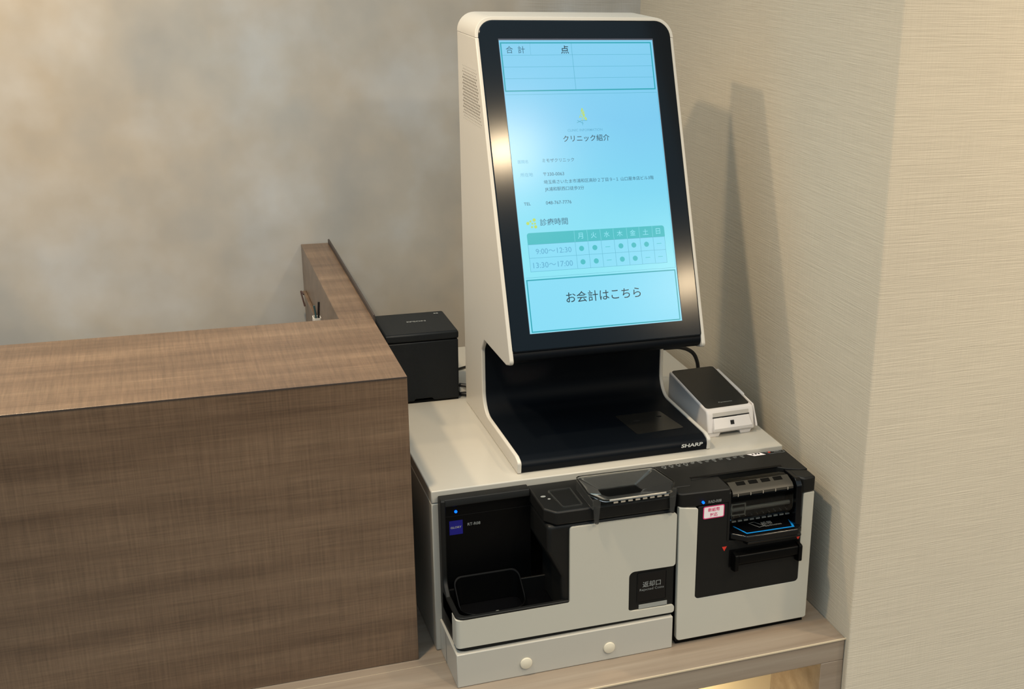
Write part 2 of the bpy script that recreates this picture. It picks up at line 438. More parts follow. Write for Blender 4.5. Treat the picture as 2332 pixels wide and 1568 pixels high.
# ------------------------------------------------------------------ white equipment shelf
PZ = 0.2712
t = thing('equipment_shelf', (-0.333, 0.5, 0.0), 'white melamine shelf unit bridging over the cash machines', 'shelf')
bm = B(); box(bm, -0.6261, -0.041, 0.1801, 0.842, PZ - 0.02, PZ); obj('top_board', bm, M['whitemel'], t, 0.0018)
bm = B(); box(bm, -0.6261, -0.6081, 0.1803, 0.842, 0.0004, PZ - 0.0204); obj('side_board', bm, M['whitemel'], t, 0.0018)
bm = B(); box(bm, -0.059, -0.041, 0.200, 0.842, 0.0004, PZ - 0.0204); obj('side_board', bm, M['whitemel'], t, 0.0018)
bm = B(); box(bm, -0.608, -0.0595, 0.824, 0.840, 0.0004, PZ - 0.0206); obj('back_board', bm, M['whitemel'], t)

# ------------------------------------------------------------------ riser box with round caps
t = thing('riser_box', (-0.448, 0.12, 0.0), 'low white box with two round caps under the coin machine', 'box')
bm = B(); box(bm, -0.6195, -0.2765, 0.0667, 0.1795, 0.0004, 0.0555); obj('body', bm, M['whitemel'], t, 0.001)
bm = B(); box(bm, -0.6200, -0.6194, 0.138, 0.1384, 0.001, 0.055); obj('seam', bm, M['shade'], t)
for x in (-0.5146, -0.3821):
    bm = B()
    prof = [(0.0092, 0.0), (0.0094, 0.001), (0.0088, 0.0024), (0.006, 0.0034), (0.0, 0.0037)]
    loft(bm, [[(x + r * math.cos(a), 0.0666 - h, 0.0217 + r * math.sin(a)) for a in [2 * math.pi * k / 28 for k in range(28)]] for r, h in [(max(r, .0003), h) for r, h in prof]])
    obj('cap', bm, M['cap'], t, label='round cream cap')

# ------------------------------------------------------------------ coin machine
t = thing('coin_machine', (-0.448, 0.12, 0.0558), 'black and white coin machine with open cash tray, at left under the kiosk', 'cash machine')
bm = B(); prism(bm, fillet([(-0.6165, 0.178), (-0.6150, 0.0746, .012), (-0.2742, 0.0746, .004), (-0.2742, 0.178)], 0, 7), 'z', 0.0558, 0.084); obj('base', bm, M['black'], t)
# tower on the right
bm = B(); prism(bm, fillet([(-0.457, 0.084), (-0.2742, 0.084), (-0.2742, 0.2395), (-0.478, 0.2395), (-0.478, 0.196, .01), (-0.457, 0.152, .01)]), 'y', 0.0745, 0.178); obj('tower', bm, M['black'], t, 0.006, seg=3)
bm = B(); prism(bm, fillet([(-0.480, 0.178), (-0.480, 0.090, .006), (-0.466, 0.0715, .008), (-0.2795, 0.0695, .006), (-0.2735, 0.076, .003), (-0.2735, 0.178)]), 'z', 0.2405, 0.2622); obj('tower_cap', bm, M['black'], t, 0.0025)
# back wall + hood
bm = B(); box(bm, -0.6155, -0.478, 0.165, 0.178, 0.084, 0.2535); obj('back_panel', bm, M['deep'], t)
bm = B(); prism(bm, fillet([(0.1785, 0.236), (0.1785, 0.264), (0.160, 0.264, .002), (0.157, 0.253, .002), (0.1655, 0.251, .001), (0.1655, 0.236)]), 'x', -0.6165, -0.4802); obj('hood', bm, M['black'], t, 0.001)
bm = B(); prism(bm, fillet([(0.178, 0.2638), (0.157, 0.2638, .003), (0.157, 0.24), (0.160, 0.128, .02), (0.138, 0.112, .01), (0.09, 0.1125), (0.09, 0.084), (0.178, 0.084)]), 'x', -0.6172, -0.6098); obj('side_panel', bm, M['black'], t, 0.0015)
bm = B(); box(bm, -0.609, -0.4785, 0.1646, 0.1650, 0.2335, 0.2342); obj('seam', bm, M['black'], t)
# tray
outer = fillet([(-0.6172, 0.164), (-0.6172, 0.0705, .013), (-0.4455, 0.0705, .002), (-0.4455, 0.164)], 0, 6)
inner = fillet([(-0.6095, 0.160), (-0.6095, 0.0775, .012), (-0.4480, 0.0775, .002), (-0.4480, 0.160)], 0, 6)
bm = B(); ring(bm, outer, inner, 'z', 0.0842, 0.1135); obj('tray_rim', bm, M['black'], t, 0.002)
bm = B(); prism(bm, [(-0.6094, 0.0776), (-0.4481, 0.0776), (-0.4481, 0.1644), (-0.6094, 0.1644)], 'z', 0.0842, 0.0875); obj('tray_floor', bm, M['blackg'], t)
# coin cup inside the tray
oc = fillet([(-0.603, 0.158, .012), (-0.603, 0.09, .03), (-0.50, 0.09, .03), (-0.50, 0.158, .012)], 0, 6)
ic = [( -0.5515 + (x + 0.5515) * 0.955, 0.124 + (y - 0.124) * 0.93) for x, y in oc]
bm = B(); ring(bm, oc, ic, 'z', 0.0877, 0.104)
for v in bm.verts:
    if v.co.z > 0.1: v.co.z += max(0, (v.co.y - 0.115)) * 0.75
obj('coin_cup', bm, M['deep'], t, 0.0008)
bm = B(); cyl(bm, (-0.545, 0.112), 'z', 0.0035, 0.0877, 0.0915, 16); obj('sensor_dot', bm, M['roller'], t)
# white front
bm = B()
prism(bm, fillet([(-0.6050, 0.1100), (-0.6050, 0.0641), (-0.2738, 0.0615, .004), (-0.2738, 0.0744, .004), (-0.350, 0.0757, .006), (-0.350, 0.1442, .009), (-0.2738, 0.1430, .005), (-0.2738, 0.2325, .004), (-0.4447, 0.2345, .005), (-0.4447, 0.1100, .003)]), 'y', 0.070, 0.0744)
lo = fillet([(-0.618, 0.098), (-0.618, 0.070, .013), (-0.6050, 0.070), (-0.6050, 0.0744), (-0.6136, 0.0744, .009), (-0.6136, 0.098)], 0, 7)
prism(bm, lo, 'z', 0.0641, 0.1100)
obj('front_panel', bm, M['whitem'], t)
# rejected coins door
bm = B(); box(bm, -0.3495, -0.2745, 0.0735, 0.080, 0.0752, 0.1437); o_r = obj('reject_recess', bm, M['black'], t, 0.001)
bm = B(); ring(bm, rrect(-0.3352, 0.0862, -0.2862, 0.1380, .002), rrect(-0.3338, 0.0876, -0.2876, 0.1366, .0015), 'y', 0.0722, 0.0736); obj('door_frame', bm, M['black'], t)
bm = B(); box(bm, -0.3337, -0.2877, 0.0727, 0.0740, 0.0877, 0.1365); dr = obj('reject_door', bm, M['blackg'], t, 0.0005)
fy = lambda yy: (lambda u, v: (u, yy, v))
bm = B(); text(bm, '返却口', fy(0.0725), -0.3115, 0.1176, w=0.0300, h=0.0100, bold=0.01); text(bm, 'Rejected Coins', fy(0.0725), -0.3112, 0.1083, w=0.0400, h=0.0052)
obj('door_lettering', bm, M['dimtext'], dr, smooth=False)
bm = B(); box(bm, -0.3322, -0.2852, 0.0722, 0.0738, 0.0765, 0.0832); obj('grey_label', bm, M['grey'], t, label='blank grey label strip')
# badge, led, model lettering on the back panel
fb = fy(0.1646)
bm = B(); rect(bm, -0.6035, 0.2030, -0.5832, 0.2262, fb); bd = obj('badge', bm, M['blue_logo'], t, smooth=False, label='square blue badge')
bm = B(); text(bm, 'GLORY', fy(0.1644), -0.5934, 0.2150, w=0.0165, h=0.0034, bold=0.02); obj('badge_lettering', bm, M['grey'], bd, smooth=False)
bm = B(); text(bm, 'RT-R08', fb, -0.566, 0.2172, w=0.0195, h=0.0048, bold=0.01); obj('model_lettering', bm, M['dimtext'], t, smooth=False)
bm = B(); cyl(bm, (-0.5932, 0.2410), 'y', 0.0022, 0.1635, 0.1652, 16); obj('led', bm, M['led'], t, label='glowing blue power light')
# little details on the tower cap
bm = B(); box(bm, -0.4793, -0.2745, 0.1745, 0.1749, 0.2622, 0.2625); obj('seam', bm, M['roller'], t)
bm = B(); disc(bm, -0.468, 0.130, 0.004, lambda u, v: (u, v, 0.2625), ry=0.003); disc(bm, -0.462, 0.119, 0.0022, lambda u, v: (u, v, 0.2625)); obj('cap_mark', bm, M['dimtext'], t, smooth=False)
# flat clear tray at left of hopper
bm = B(); ring(bm, fillet([(-0.457, 0.145, .003), (-0.452, 0.082, .004), (-0.421, 0.082, .002), (-0.421, 0.145, .002)]), fillet([(-0.4555, 0.1437, .003), (-0.4508, 0.0833, .004), (-0.4222, 0.0833, .002), (-0.4222, 0.1437, .002)]), 'z', 0.2623, 0.2645); obj('coin_guide', bm, M['smoke'], t)
# clear hopper: funnel with rim, legs and ribbed front bar
def hz_(q): return q
rim_o = fillet([(-0.412, 0.150, .008), (-0.413, 0.085, .012), (-0.398, 0.0530, .010), (-0.290, 0.0525, .010), (-0.2725, 0.086, .012), (-0.284, 0.147, .008)], 0, 5)
cxh, cyh = -0.345, 0.1
rim_i = [(cxh + (x - cxh) * 0.968, cyh + (y - cyh) * 0.955) for x, y in rim_o]
fun = [(-0.352 + (x - cxh) * 0.50, 0.108 + (y - cyh) * 0.34) for x, y in rim_o]
fun_in = [(-0.352 + (x - cxh) * 0.48, 0.108 + (y - cyh) * 0.32) for x, y in rim_o]
bm = B(); ring(bm, rim_o, rim_i, 'z', 0.2762, 0.2795); hop = obj('hopper', bm, M['clear'], t, 0.0006, label='clear plastic coin hopper')
bm = B()
loft(bm, [[(x, y, 0.2764) for x, y in rim_i], [(x, y, 0.2645) for x, y in fun], [(x, y, 0.2630) for x, y in fun], [(x, y, 0.2630) for x, y in fun_in], [(x, y, 0.2650) for x, y in fun_in], [(cxh + (x - cxh) * 0.985, cyh + (y - cyh) * 0.98, 0.2778) for x, y in rim_i]], cap=False)
obj('hopper_funnel', bm, M['smoke'], hop)
bm = B(); prism(bm, [( x, y) for x, y in fun_in], 'z', 0.2623, 0.2627); obj('hopper_opening', bm, M['deep'], hop)
bm = B(); box(bm, -0.390, -0.300, 0.0515, 0.0535, 0.2772, 0.2798); obj('front_bar', bm, M['chrome'], hop, 0.0006)
bm = B()
for k in range(8):
    x = -0.384 + k * 0.0115
    box(bm, x, x + 0.007, 0.0508, 0.0518, 0.2735, 0.2758)
obj('bar_ribs', bm, M['chrome'], hop)
bm = B(); box(bm, -0.4128, -0.4112, 0.062, 0.140, 0.2623, 0.2764); obj('hopper_wall', bm, M['smoke'], hop)
for x in (-0.405, -0.284):
    bm = B(); prism(bm, fillet([(x - .006, 0.2764), (x - .0035, 0.238, .002), (x + .0025, 0.236, .002), (x + .006, 0.2764)]), 'y', 0.0640, 0.0668); obj('hopper_leg', bm, M['smoke'], hop)

# ------------------------------------------------------------------ banknote machine
t = thing('banknote_machine', (-0.157, 0.12, 0.0004), 'black and white banknote machine with blue-edged slot by the wall', 'cash machine')
BZ = 0.263
bm = B(); box(bm, -0.2685, -0.0395, 0.100, 0.1785, 0.006, BZ - 0.0235); obj('body', bm, M['black'], t)
bm = B(); box(bm, -0.2680, -0.0395, 0.0745, 0.100, 0.006, 0.165); obj('lower_body', bm, M['black'], t)
bm = B(); box(bm, -0.2670, -0.041, 0.075, 0.1785, 0.0004, 0.0058); obj('foot', bm, M['deep'], t)
bm = B(); prism(bm, fillet([(-0.2690, 0.0095, .006), (-0.0385, 0.0092, .004), (-0.0385, 0.2355, .001), (-0.0580, 0.2355, .004), (-0.0580, 0.0795, .006), (-0.2395, 0.0795, .006), (-0.2395, 0.2360, .004), (-0.2715, 0.2415, .001)]), 'y', 0.068, 0.0775); obj('front_panel', bm, M['whitem'], t, 0.003, seg=3)
# black centre panel with the window cut out on top
bm = B(); prism(bm, fillet([(-0.2390, 0.0800, .006), (-0.0584, 0.0800, .006), (-0.0584, 0.1950), (-0.0690, 0.1950), (-0.0690, 0.172), (-0.186, 0.172), (-0.186, 0.2385), (-0.2390, 0.2385)]), 'y', 0.0675, 0.0750); obj('centre_panel', bm, M['black'], t, 0.0006)
# cap: left and right blocks, back lid
bm = B()
prism(bm, fillet([(-0.2722, 0.178), (-0.2722, 0.071, .008), (-0.186, 0.066, .004), (-0.186, 0.116), (-0.2335, 0.1195, .002), (-0.2335, 0.178)]), 'z', 0.2388, BZ - 0.0004)
obj('cap_block', bm, M['black'], t, 0.003)
bm = B(); prism(bm, fillet([(-0.0385, 0.0955), (-0.0385, 0.0675, .003), (-0.0600, 0.0660, .004), (-0.0700, 0.078, .004), (-0.0700, 0.1050), (-0.052, 0.1000, .003)]), 'z', 0.2365, BZ - 0.0004); obj('cap_block', bm, M['black'], t, 0.003)
bm = B(); prism(bm, fillet([(-0.2722, 0.1795), (-0.2722, 0.096, .002), (-0.2415, 0.0945, .004), (-0.2330, 0.1160, .003), (-0.0860, 0.1195, .006), (-0.0690, 0.1060, .004), (-0.052, 0.0985, .004), (-0.0385, 0.0960, .001), (-0.0385, 0.1795)]), 'z', 0.2500, BZ + 0.0008); obj('lid', bm, M['black'], t, 0.0012)
bm = B(); box(bm, -0.2325, -0.074, 0.1165, 0.1225, 0.2635, 0.2642); obj('lid_groove', bm, M['deep'], t)
# dark recess behind the window
bm = B(); box(bm, -0.186, -0.0690, 0.0985, 0.1160, 0.165, 0.2500); obj('recess', bm, M['deep'], t)
bm = B(); prism(bm, fillet([(0.1160, 0.2620), (0.0700, 0.2620, .010), (0.0620, 0.2520, .008), (0.0600, 0.1800, .006), (0.0560, 0.1720, .004), (0.074, 0.168), (0.0985, 0.19), (0.0985, 0.25)]), 'x', -0.0740, -0.0640); obj('window_cheek', bm, M['blackg'], t, 0.001)
bm = B(); prism(bm, fillet([(0.1160, 0.2610), (0.0720, 0.2610, .006), (0.0660, 0.2540, .004), (0.0660, 0.1730), (0.0985, 0.1730), (0.0985, 0.25)]), 'x', -0.1895, -0.1855); obj('window_cheek', bm, M['black'], t, 0.001)
# clear roller cover: curved shell
arc = [(0.108, 0.2598), (0.0905, 0.2606), (0.0715, 0.2548), (0.0675, 0.2505), (0.0662, 0.2440), (0.0660, 0.2150), (0.0690, 0.2060)]
arci = [(y + 0.0016, z - 0.0012) for y, z in arc]
bm = B(); prism(bm, arc + arci[::-1], 'x', -0.1835, -0.0770); cov = obj('clear_cover', bm, M['window'], t, label='clear curved cover over the note rollers')
bm = B(); prism(bm, [(0.0900, 0.2613), (0.0712, 0.2555), (0.0672, 0.2511), (0.0672, 0.2480), (0.0664, 0.2480), (0.0668, 0.2516), (0.0710, 0.2562), (0.0898, 0.2618)], 'x', -0.1825, -0.0780); obj('cover_shoulder', bm, M['frost'], cov, label='frosted grey top edge of the clear cover')
bm = B()
for k in range(5):
    x = -0.1745 + k * 0.0215
    box(bm, x, x + 0.0012, 0.0655, 0.0672, 0.2470, 0.2512)
obj('cover_ribs', bm, M['chrome'], cov)
bm = B()
for k in range(4):
    x = -0.170 + k * 0.0215
    prism(bm, [(0.0880, 0.2616), (0.0800, 0.2592), (0.0800, 0.2594), (0.0880, 0.2618)], 'x', x, x + 0.015)
obj('cover_windows', bm, M['deep'], cov)
bm = B(); tube(bm, [(-0.1825, 0.0790, 0.2190), (-0.0775, 0.0790, 0.2190)], 0.0036, 12); obj('roller', bm, M['roller'], t)
bm = B(); tube(bm, [(-0.1825, 0.0880, 0.2420), (-0.0775, 0.0880, 0.2420)], 0.0075, 14); obj('roller', bm, M['deep'], t)
bm = B(); box(bm, -0.1825, -0.0775, 0.0940, 0.0980, 0.2000, 0.2440); obj('inner_plate', bm, M['black'], t)
bm = B(); ring(bm, rrect(-0.183, 0.2130, -0.158, 0.2330, .001), rrect(-0.181, 0.2148, -0.160, 0.2312, .0008), 'y', 0.0700, 0.0712); obj('inner_frame', bm, M['roller'], t)
bm = B()
for k in range(10):
    x = -0.1775 + k * 0.0104
    box(bm, x, x + 0.0070, 0.0760, 0.0775, 0.1985, 0.2005)
    box(bm, x + 0.004, x + 0.0050, 0.0800, 0.0880, 0.2050, 0.2062)
obj('comb', bm, M['roller'], t)
# note tray with the cyan outline
trayp = fillet([(-0.186, 0.1000), (-0.186, 0.0720, .004), (-0.163, 0.0500, .006), (-0.073, 0.0480, .006), (-0.0640, 0.0560, .004), (-0.0640, 0.1000)])
bm = B(); prism(bm, trayp, 'z', 0.1740, 0.1846); nt = obj('note_tray', bm, M['blackg'], t, 0.002)
fz = lambda zz: (lambda u, v: (u, v, zz))
bm = B()
po = [(-0.1700, 0.0885), (-0.1595, 0.0580), (-0.0765, 0.0565), (-0.0672, 0.0990)]
pi_ = [(-0.1675, 0.0897), (-0.1577, 0.0612), (-0.0795, 0.0598), (-0.0708, 0.0999)]
for a in range(3): flat(bm, [po[a], po[a + 1], pi_[a + 1], pi_[a]], fz(0.1849))
obj('cyan_outline', bm, M['cyan'], nt, smooth=False, label='bright cyan outline of the note slot')
bm = B()
for a, b in (((-0.1410, 0.0910), (-0.1310, 0.0920)), ((-0.1310, 0.0920), (-0.1205, 0.0745)), ((-0.1205, 0.0745), (-0.1305, 0.0730)), ((-0.1305, 0.0730), (-0.1410, 0.0910))):
    d = (Vector(b) - Vector(a)).normalized(); q = Vector((-d.y, d.x)) * 0.0006
    flat(bm, [tuple(Vector(a) - q), tuple(Vector(b) - q), tuple(Vector(b) + q), tuple(Vector(a) + q)], fz(0.1850))
text(bm, '紙幣', fz(0.1850), -0.1130, 0.0835, w=0.0190, h=0.0110, bold=0.01); text(bm, 'Banknotes', fz(0.1850), -0.1060, 0.0745, w=0.0290, h=0.0055, skew=-0.2)
obj('tray_lettering', bm, M['dimtext'], nt, smooth=False)
bm = B(); prism(bm, fillet([(0.075, 0.1738), (0.0500, 0.1738, .003), (0.0530, 0.1680, .003), (0.0675, 0.1640)]), 'x', -0.160, -0.066); obj('tray_lip', bm, M['black'], t, 0.001)
# lower handle
bm = B(); box(bm, -0.1840, -0.0605, 0.0670, 0.0676, 0.1260, 0.1560); obj('handle_recess', bm, M['deep'], t)
bm = B(); prism(bm, fillet([(0.0675, 0.1500), (0.0560, 0.1490, .003), (0.0560, 0.1340, .003), (0.0675, 0.1310)]), 'x', -0.1720, -0.0640); obj('handle', bm, M['deep'], t, 0.001)
for x in (-0.1760, -0.0640):
    bm = B(); prism(bm, fillet([(0.0675, 0.1530), (0.0530, 0.1510, .003), (0.0530, 0.1230, .003), (0.0675, 0.1200)]), 'x', x - 0.003, x + 0.003); obj('handle_end', bm, M['deep'], t, 0.0008)
ff = fy(0.0671)
for x, z in ((-0.1928, 0.1602), (-0.0629, 0.1591)):
    bm = B(); flat(bm, [(x - 0.0042, z + 0.0035), (x, z - 0.0045), (x + 0.0042, z + 0.0035)], ff); obj('red_arrow', bm, M['red'], t, smooth=False, label='small red triangle mark')
bm = B(); cyl(bm, (-0.2323, 0.2455), 'y', 0.0020, 0.0655, 0.0690, 16); obj('led', bm, M['led'], t, label='glowing blue power light')
bm = B(); text(bm, 'RAD-R08', fy(0.0650), -0.2135, 0.2460, w=0.0215, h=0.0046, bold=0.01); obj('model_lettering', bm, M['dimtext'], t, smooth=False)
bm = B(); flat(bm, rrect(-0.2318, 0.2165, -0.1960, 0.2378, .003), fy(0.0668)); stk = obj('sticker', bm, M['pink'], t, smooth=False, label='small pink-bordered sticker')
bm = B(); flat(bm, rrect(-0.2303, 0.2180, -0.1975, 0.2363, .002), fy(0.0666)); obj('sticker_face', bm, M['sticker'], stk, smooth=False)
bm = B(); text(bm, '新紙幣', fy(0.0664), -0.2139, 0.2315, w=0.0200, h=0.0066, bold=0.012); text(bm, '対応', fy(0.0664), -0.2139, 0.2228, w=0.0130, h=0.0066, bold=0.012); obj('sticker_lettering', bm, M['pink'], stk, smooth=False)
# pictograms along the back edge of the lid, stickers
ft = fz(BZ + 0.0012)
bm = B()
for k in range(12):
    x = -0.2560 + k * 0.0125; y = 0.1725 + 0.0008 * (k % 3)
    if k < 4:
        ring(bm, [(x + 0.004 * math.cos(a), y + 0.004 * math.sin(a)) for a in [k2 * math.pi / 3 for k2 in range(6)]], [(x + 0.0032 * math.cos(a), y + 0.0032 * math.sin(a)) for a in [k2 * math.pi / 3 for k2 in range(6)]], 'z', BZ + 0.0009, BZ + 0.0012)
        rect(bm, x - 0.002, y - 0.007, x + 0.002, y - 0.0058, ft)
    else:
        rect(bm, x - 0.0035, y + 0.0005, x + 0.0035, y + 0.0018, ft); rect(bm, x - 0.003, y - 0.003, x + 0.002, y - 0.0020, ft)
        if k % 2: rect(bm, x - 0.0015, y - 0.006, x + 0.0025, y - 0.0046, ft)
for k in range(7):
    x = -0.225 + k * 0.009
    rect(bm, x, 0.1768, x + 0.006, 0.1780, ft)
obj('pictograms', bm, M['dimtext'], t, smooth=False)
bm = B(); flat(bm, [(-0.1080, 0.1780), (-0.0985, 0.1680), (-0.0775, 0.1680), (-0.0840, 0.1780)], ft); wl = obj('white_label', bm, M['sticker'], t, smooth=False, label='white warning label')
bm = B(); f2 = fz(BZ + 0.0014)
flat(bm, [(-0.1010, 0.1725), (-0.0960, 0.1725), (-0.0990, 0.1775)], f2); rect(bm, -0.0945, 0.1730, -0.0905, 0.1770, f2); rect(bm, -0.0890, 0.1730, -0.0855, 0.1770, f2)
obj('label_marks', bm, M['seam'], wl, smooth=False)
bm = B(); ring(bm, [(-0.0760, 0.1785), (-0.0690, 0.1690), (-0.0420, 0.1690), (-0.0430, 0.1785)], [(-0.0752, 0.1780), (-0.0686, 0.1695), (-0.0425, 0.1695), (-0.0434, 0.1780)], 'z', BZ + 0.0009, BZ + 0.0012)
rect(bm, -0.0620, 0.1765, -0.0500, 0.1775, ft); rect(bm, -0.0600, 0.1735, -0.0470, 0.1745, ft)
obj('notice_frame', bm, M['dimtext'], t, smooth=False)
bm = B(); disc(bm, -0.0680, 0.1755, 0.0022, ft); obj('notice_mark', bm, M['red'], t, smooth=False)

# ------------------------------------------------------------------ payment kiosk
KX, KY, KW, KD = -0.4876, 0.2110, 0.3248, 0.324
t = thing('payment_kiosk', (KX + KW / 2, KY + KD / 2, PZ), 'white payment kiosk with tall tilted touchscreen on the white shelf', 'kiosk')
sl = (0.2145 - 0.0260) / (0.6639 - 0.1704)       # tilt of the display front (dy/dz)
yf = lambda z: 0.0260 + (z - 0.1704) * sl
H = 0.6640; SEAM = 0.634
side = fillet([(0.324, 0.0004), (0.3225, SEAM), (yf(SEAM), SEAM), (yf(0.166), 0.166, .007), (0.050, 0.1585, .006), (0.186, 0.1570, .003), (0.2050, 0.1350, .010), (0.2056, 0.0262, .035), (0.004, 0.0250, .022), (-0.0120, 0.0200, .006), (-0.0090, 0.0004, .002)], 0, 7)
TH = 0.0065
for x0 in (KX, KX + KW - TH):
    bm = B(); prism(bm, [(y + KY, z + PZ) for y, z in side], 'x', x0, x0 + TH)
    sp = obj('side_panel', bm, M['white'], t, 0.0016, seg=3)
    if x0 == KX: left_panel = sp
# top cap: arched shell with sloping front edge
def arch(r_out, inset, z_top, n=8):
    x0, x1 = KX + inset, KX + KW - inset; zt = PZ + z_top - inset; pts = [(x0, PZ + SEAM)]
    for k in range(n + 1):
        a = math.pi - k * (math.pi / 2) / n; pts.append((x0 + r_out + r_out * math.cos(a), zt - r_out + r_out * math.sin(a)))
    for k in range(n + 1):
        a = math.pi / 2 - k * (math.pi / 2) / n; pts.append((x1 - r_out + r_out * math.cos(a), zt - r_out + r_out * math.sin(a)))
    pts.append((x1, PZ + SEAM)); return pts
ao = arch(0.029, 0.0, H); ai = arch(0.0245, 0.005, H)
bm = B()
rows = []
for pts, front in ((ao, True), (ai, True), (ai, False), (ao, False)):
    rows.append([bm.verts.new((x, KY + (yf(z - PZ) if front else 0.3225), z)) for x, z in pts])
for a, b in zip(rows, rows[1:] + rows[:1]):
    for k in range(len(a) - 1): bm.faces.new((a[k], a[k + 1], b[k + 1], b[k]))
bm.faces.new([r[0] for r in rows]); bm.faces.new([r[-1] for r in rows])
obj('top_cap', bm, M['white'], t, 0.0012)
bm = B(); prism(bm, ai, 'y', KY + 0.300, KY + 0.321); box(bm, KX + TH, KX + KW - TH, KY + 0.300, KY + 0.3215, PZ + 0.0006, PZ + SEAM); obj('back_cover', bm, M['white'], t)
# black inner body: display housing, neck, base in one profile
inb = fillet([(0.298, 0.0006), (0.298, H - 0.010), (yf(H - 0.010) + 0.009, H - 0.010), (yf(0.190) + 0.0055, 0.190, .01), (yf(0.172) + 0.0015, 0.172, .012), (0.047, 0.1605, .012), (0.186, 0.1605, .003), (0.2070, 0.1350, .010), (0.2075, 0.0240, .040), (0.010, 0.0228, .024), (-0.0105, 0.0170, .010), (-0.0075, 0.0008, .002)], 0, 8)
bm = B(); prism(bm, [(y + KY, z + PZ) for y, z in inb], 'x', KX + TH + 0.0001, KX + KW - TH - 0.0001)
for v in bm.verts:                                # narrow the hidden top so it stays inside the cap
    if v.co.z > PZ + H - 0.03:
        v.co.z -= 0.022
body = obj('inner_body', bm, M['navy'], t)
# display plane frame
P0 = Vector((KX, 0.42554, 0.93510)); Pd = Vector((0, -0.18849, -0.49356)).normalized(); Pn = Vector((0, -0.93419, 0.35677)); LB = 0.5283
def SP(a, b, h=0.0): return P0 + Vector((a, 0, 0)) + Pd * b + Pn * h
def on_display(poly_ab, h0, h1):
    bm = B(); prism(bm, poly_ab, 'z', h0, h1, lambda q: SP(q[0], q[1], q[2])); return bm
bz = fillet([(0.0046, 0.0046, .0255), (KW - 0.0046, 0.0046, .0255), (KW - 0.0052, 0.5145, .005), (0.0052, 0.5145, .005)], 0, 8)
bezel = obj('display_bezel', on_display(bz, -0.0085, 0.0008), M['bezel'], t, 0.0022, seg=3)
A0, A1, B0, B1 = 0.0359, 0.2876, 0.0364, 0.4877
bm = on_display([(A0 - 0.0006, B0 - 0.0025), (A1 + 0.0012, B0 - 0.0025), (A1 + 0.0012, B1 + 0.0005), (A0 - 0.0006, B1 + 0.0005)], 0.0006, 0.00095); obj('screen_border', bm, mat('grey_screen_border', lin(70, 74, 92), 0.4), bezel)
screen = obj('screen', on_display([(A0, B0), (A1, B0), (A1, B1), (A0, B1)], 0.0007, 0.0012), M['screen'], bezel, label='bright cyan touchscreen')
def sf(h): return lambda a, b: SP(a, -b, h)        # text plane: v up = -b
def srect(bm, a0, b0, a1, b1, h=0.0014): rect(bm, a0, -b1, a1, -b0, sf(h))
def sline(bm, a0, b0, a1, b1, w, h=0.0015):
    if abs(b1 - b0) < abs(a1 - a0): srect(bm, a0, b0 - w / 2, a1, b0 + w / 2, h)
    else: srect(bm, a0 - w / 2, b0, a0 + w / 2, b1, h)
def frame(bm, a0, b0, a1, b1, w, h=0.0015):
    for q in ((a0, b0, a1, b0 + w), (a0, b1 - w, a1, b1), (a0, b0 + w, a0 + w, b1 - w), (a1 - w, b0 + w, a1, b1 - w)): srect(bm, *q, h)
H1 = 0.00150; H2 = 0.00165; H3 = 0.0018
# panels
bm = B(); srect(bm, 0.0384, 0.4047, 0.2860, 0.4862, 0.00135); obj('screen_button', bm, M['i_panel'], screen, smooth=False)
bm = B(); srect(bm, 0.0474, 0.3512, 0.2727, 0.3932, 0.00135); obj('timetable_panel', bm, M['i_panel'], screen, smooth=False)
bm = B(); flat(bm, [(a, -b) for a, b in fillet([(0.0472, 0.3335, .004), (0.2735, 0.3335, .004), (0.2735, 0.3512), (0.0472, 0.3512)])], sf(H1))
for a in (0.1325, 0.1543, 0.1976, 0.2193, 0.2408): disc(bm, a, -0.3620, 0.0041, sf(H1))
for a in (0.1325, 0.1543, 0.1976, 0.2193): disc(bm, a, -0.3830, 0.0041, sf(H1))
for a, b in ((0.1757, .3620), (0.2623, .3620), (0.1757, .3830), (0.2408, .3830), (0.2623, .3829)): srect(bm, a - 0.0040, b - 0.0004, a + 0.0040, b + 0.0004, H1)
obj('timetable_fill', bm, M['i_teal2'], screen, smooth=False)
bm = B(); frame(bm, 0.0372, 0.0396, 0.2845, 0.1156, 0.0019); obj('screen_frame', bm, M['i_teal'], screen, smooth=False)
bm = B(); frame(bm, 0.0386, 0.4050, 0.2852, 0.4862, 0.0018); obj('screen_frame', bm, M['i_teal'], screen, smooth=False)
bm = B()
for b in (0.0594, 0.0777, 0.0957): sline(bm, 0.0390, b, 0.2830, b, 0.0005)
sline(bm, 0.1510, 0.0415, 0.1510, 0.1140, 0.0006); sline(bm, 0.0842, 0.0415, 0.0842, 0.0592, 0.0003)
sline(bm, 0.0370, 0.1203, 0.2860, 0.1203, 0.0005); sline(bm, 0.2860, 0.1203, 0.2860, 0.4020, 0.0004)
sline(bm, 0.0472, 0.3722, 0.2727, 0.3722, 0.0005)
for a in (0.1230, 0.1441, 0.1657, 0.1873, 0.2095, 0.2307, 0.2528): sline(bm, a, 0.3512, a, 0.3932, 0.0005)
frame(bm, 0.0472, 0.3512, 0.2729, 0.3934, 0.0005); sline(bm, 0.0384, 0.4020, 0.2860, 0.4020, 0.0004)
obj('screen_lines', bm, M['i_line'], screen, smooth=False)
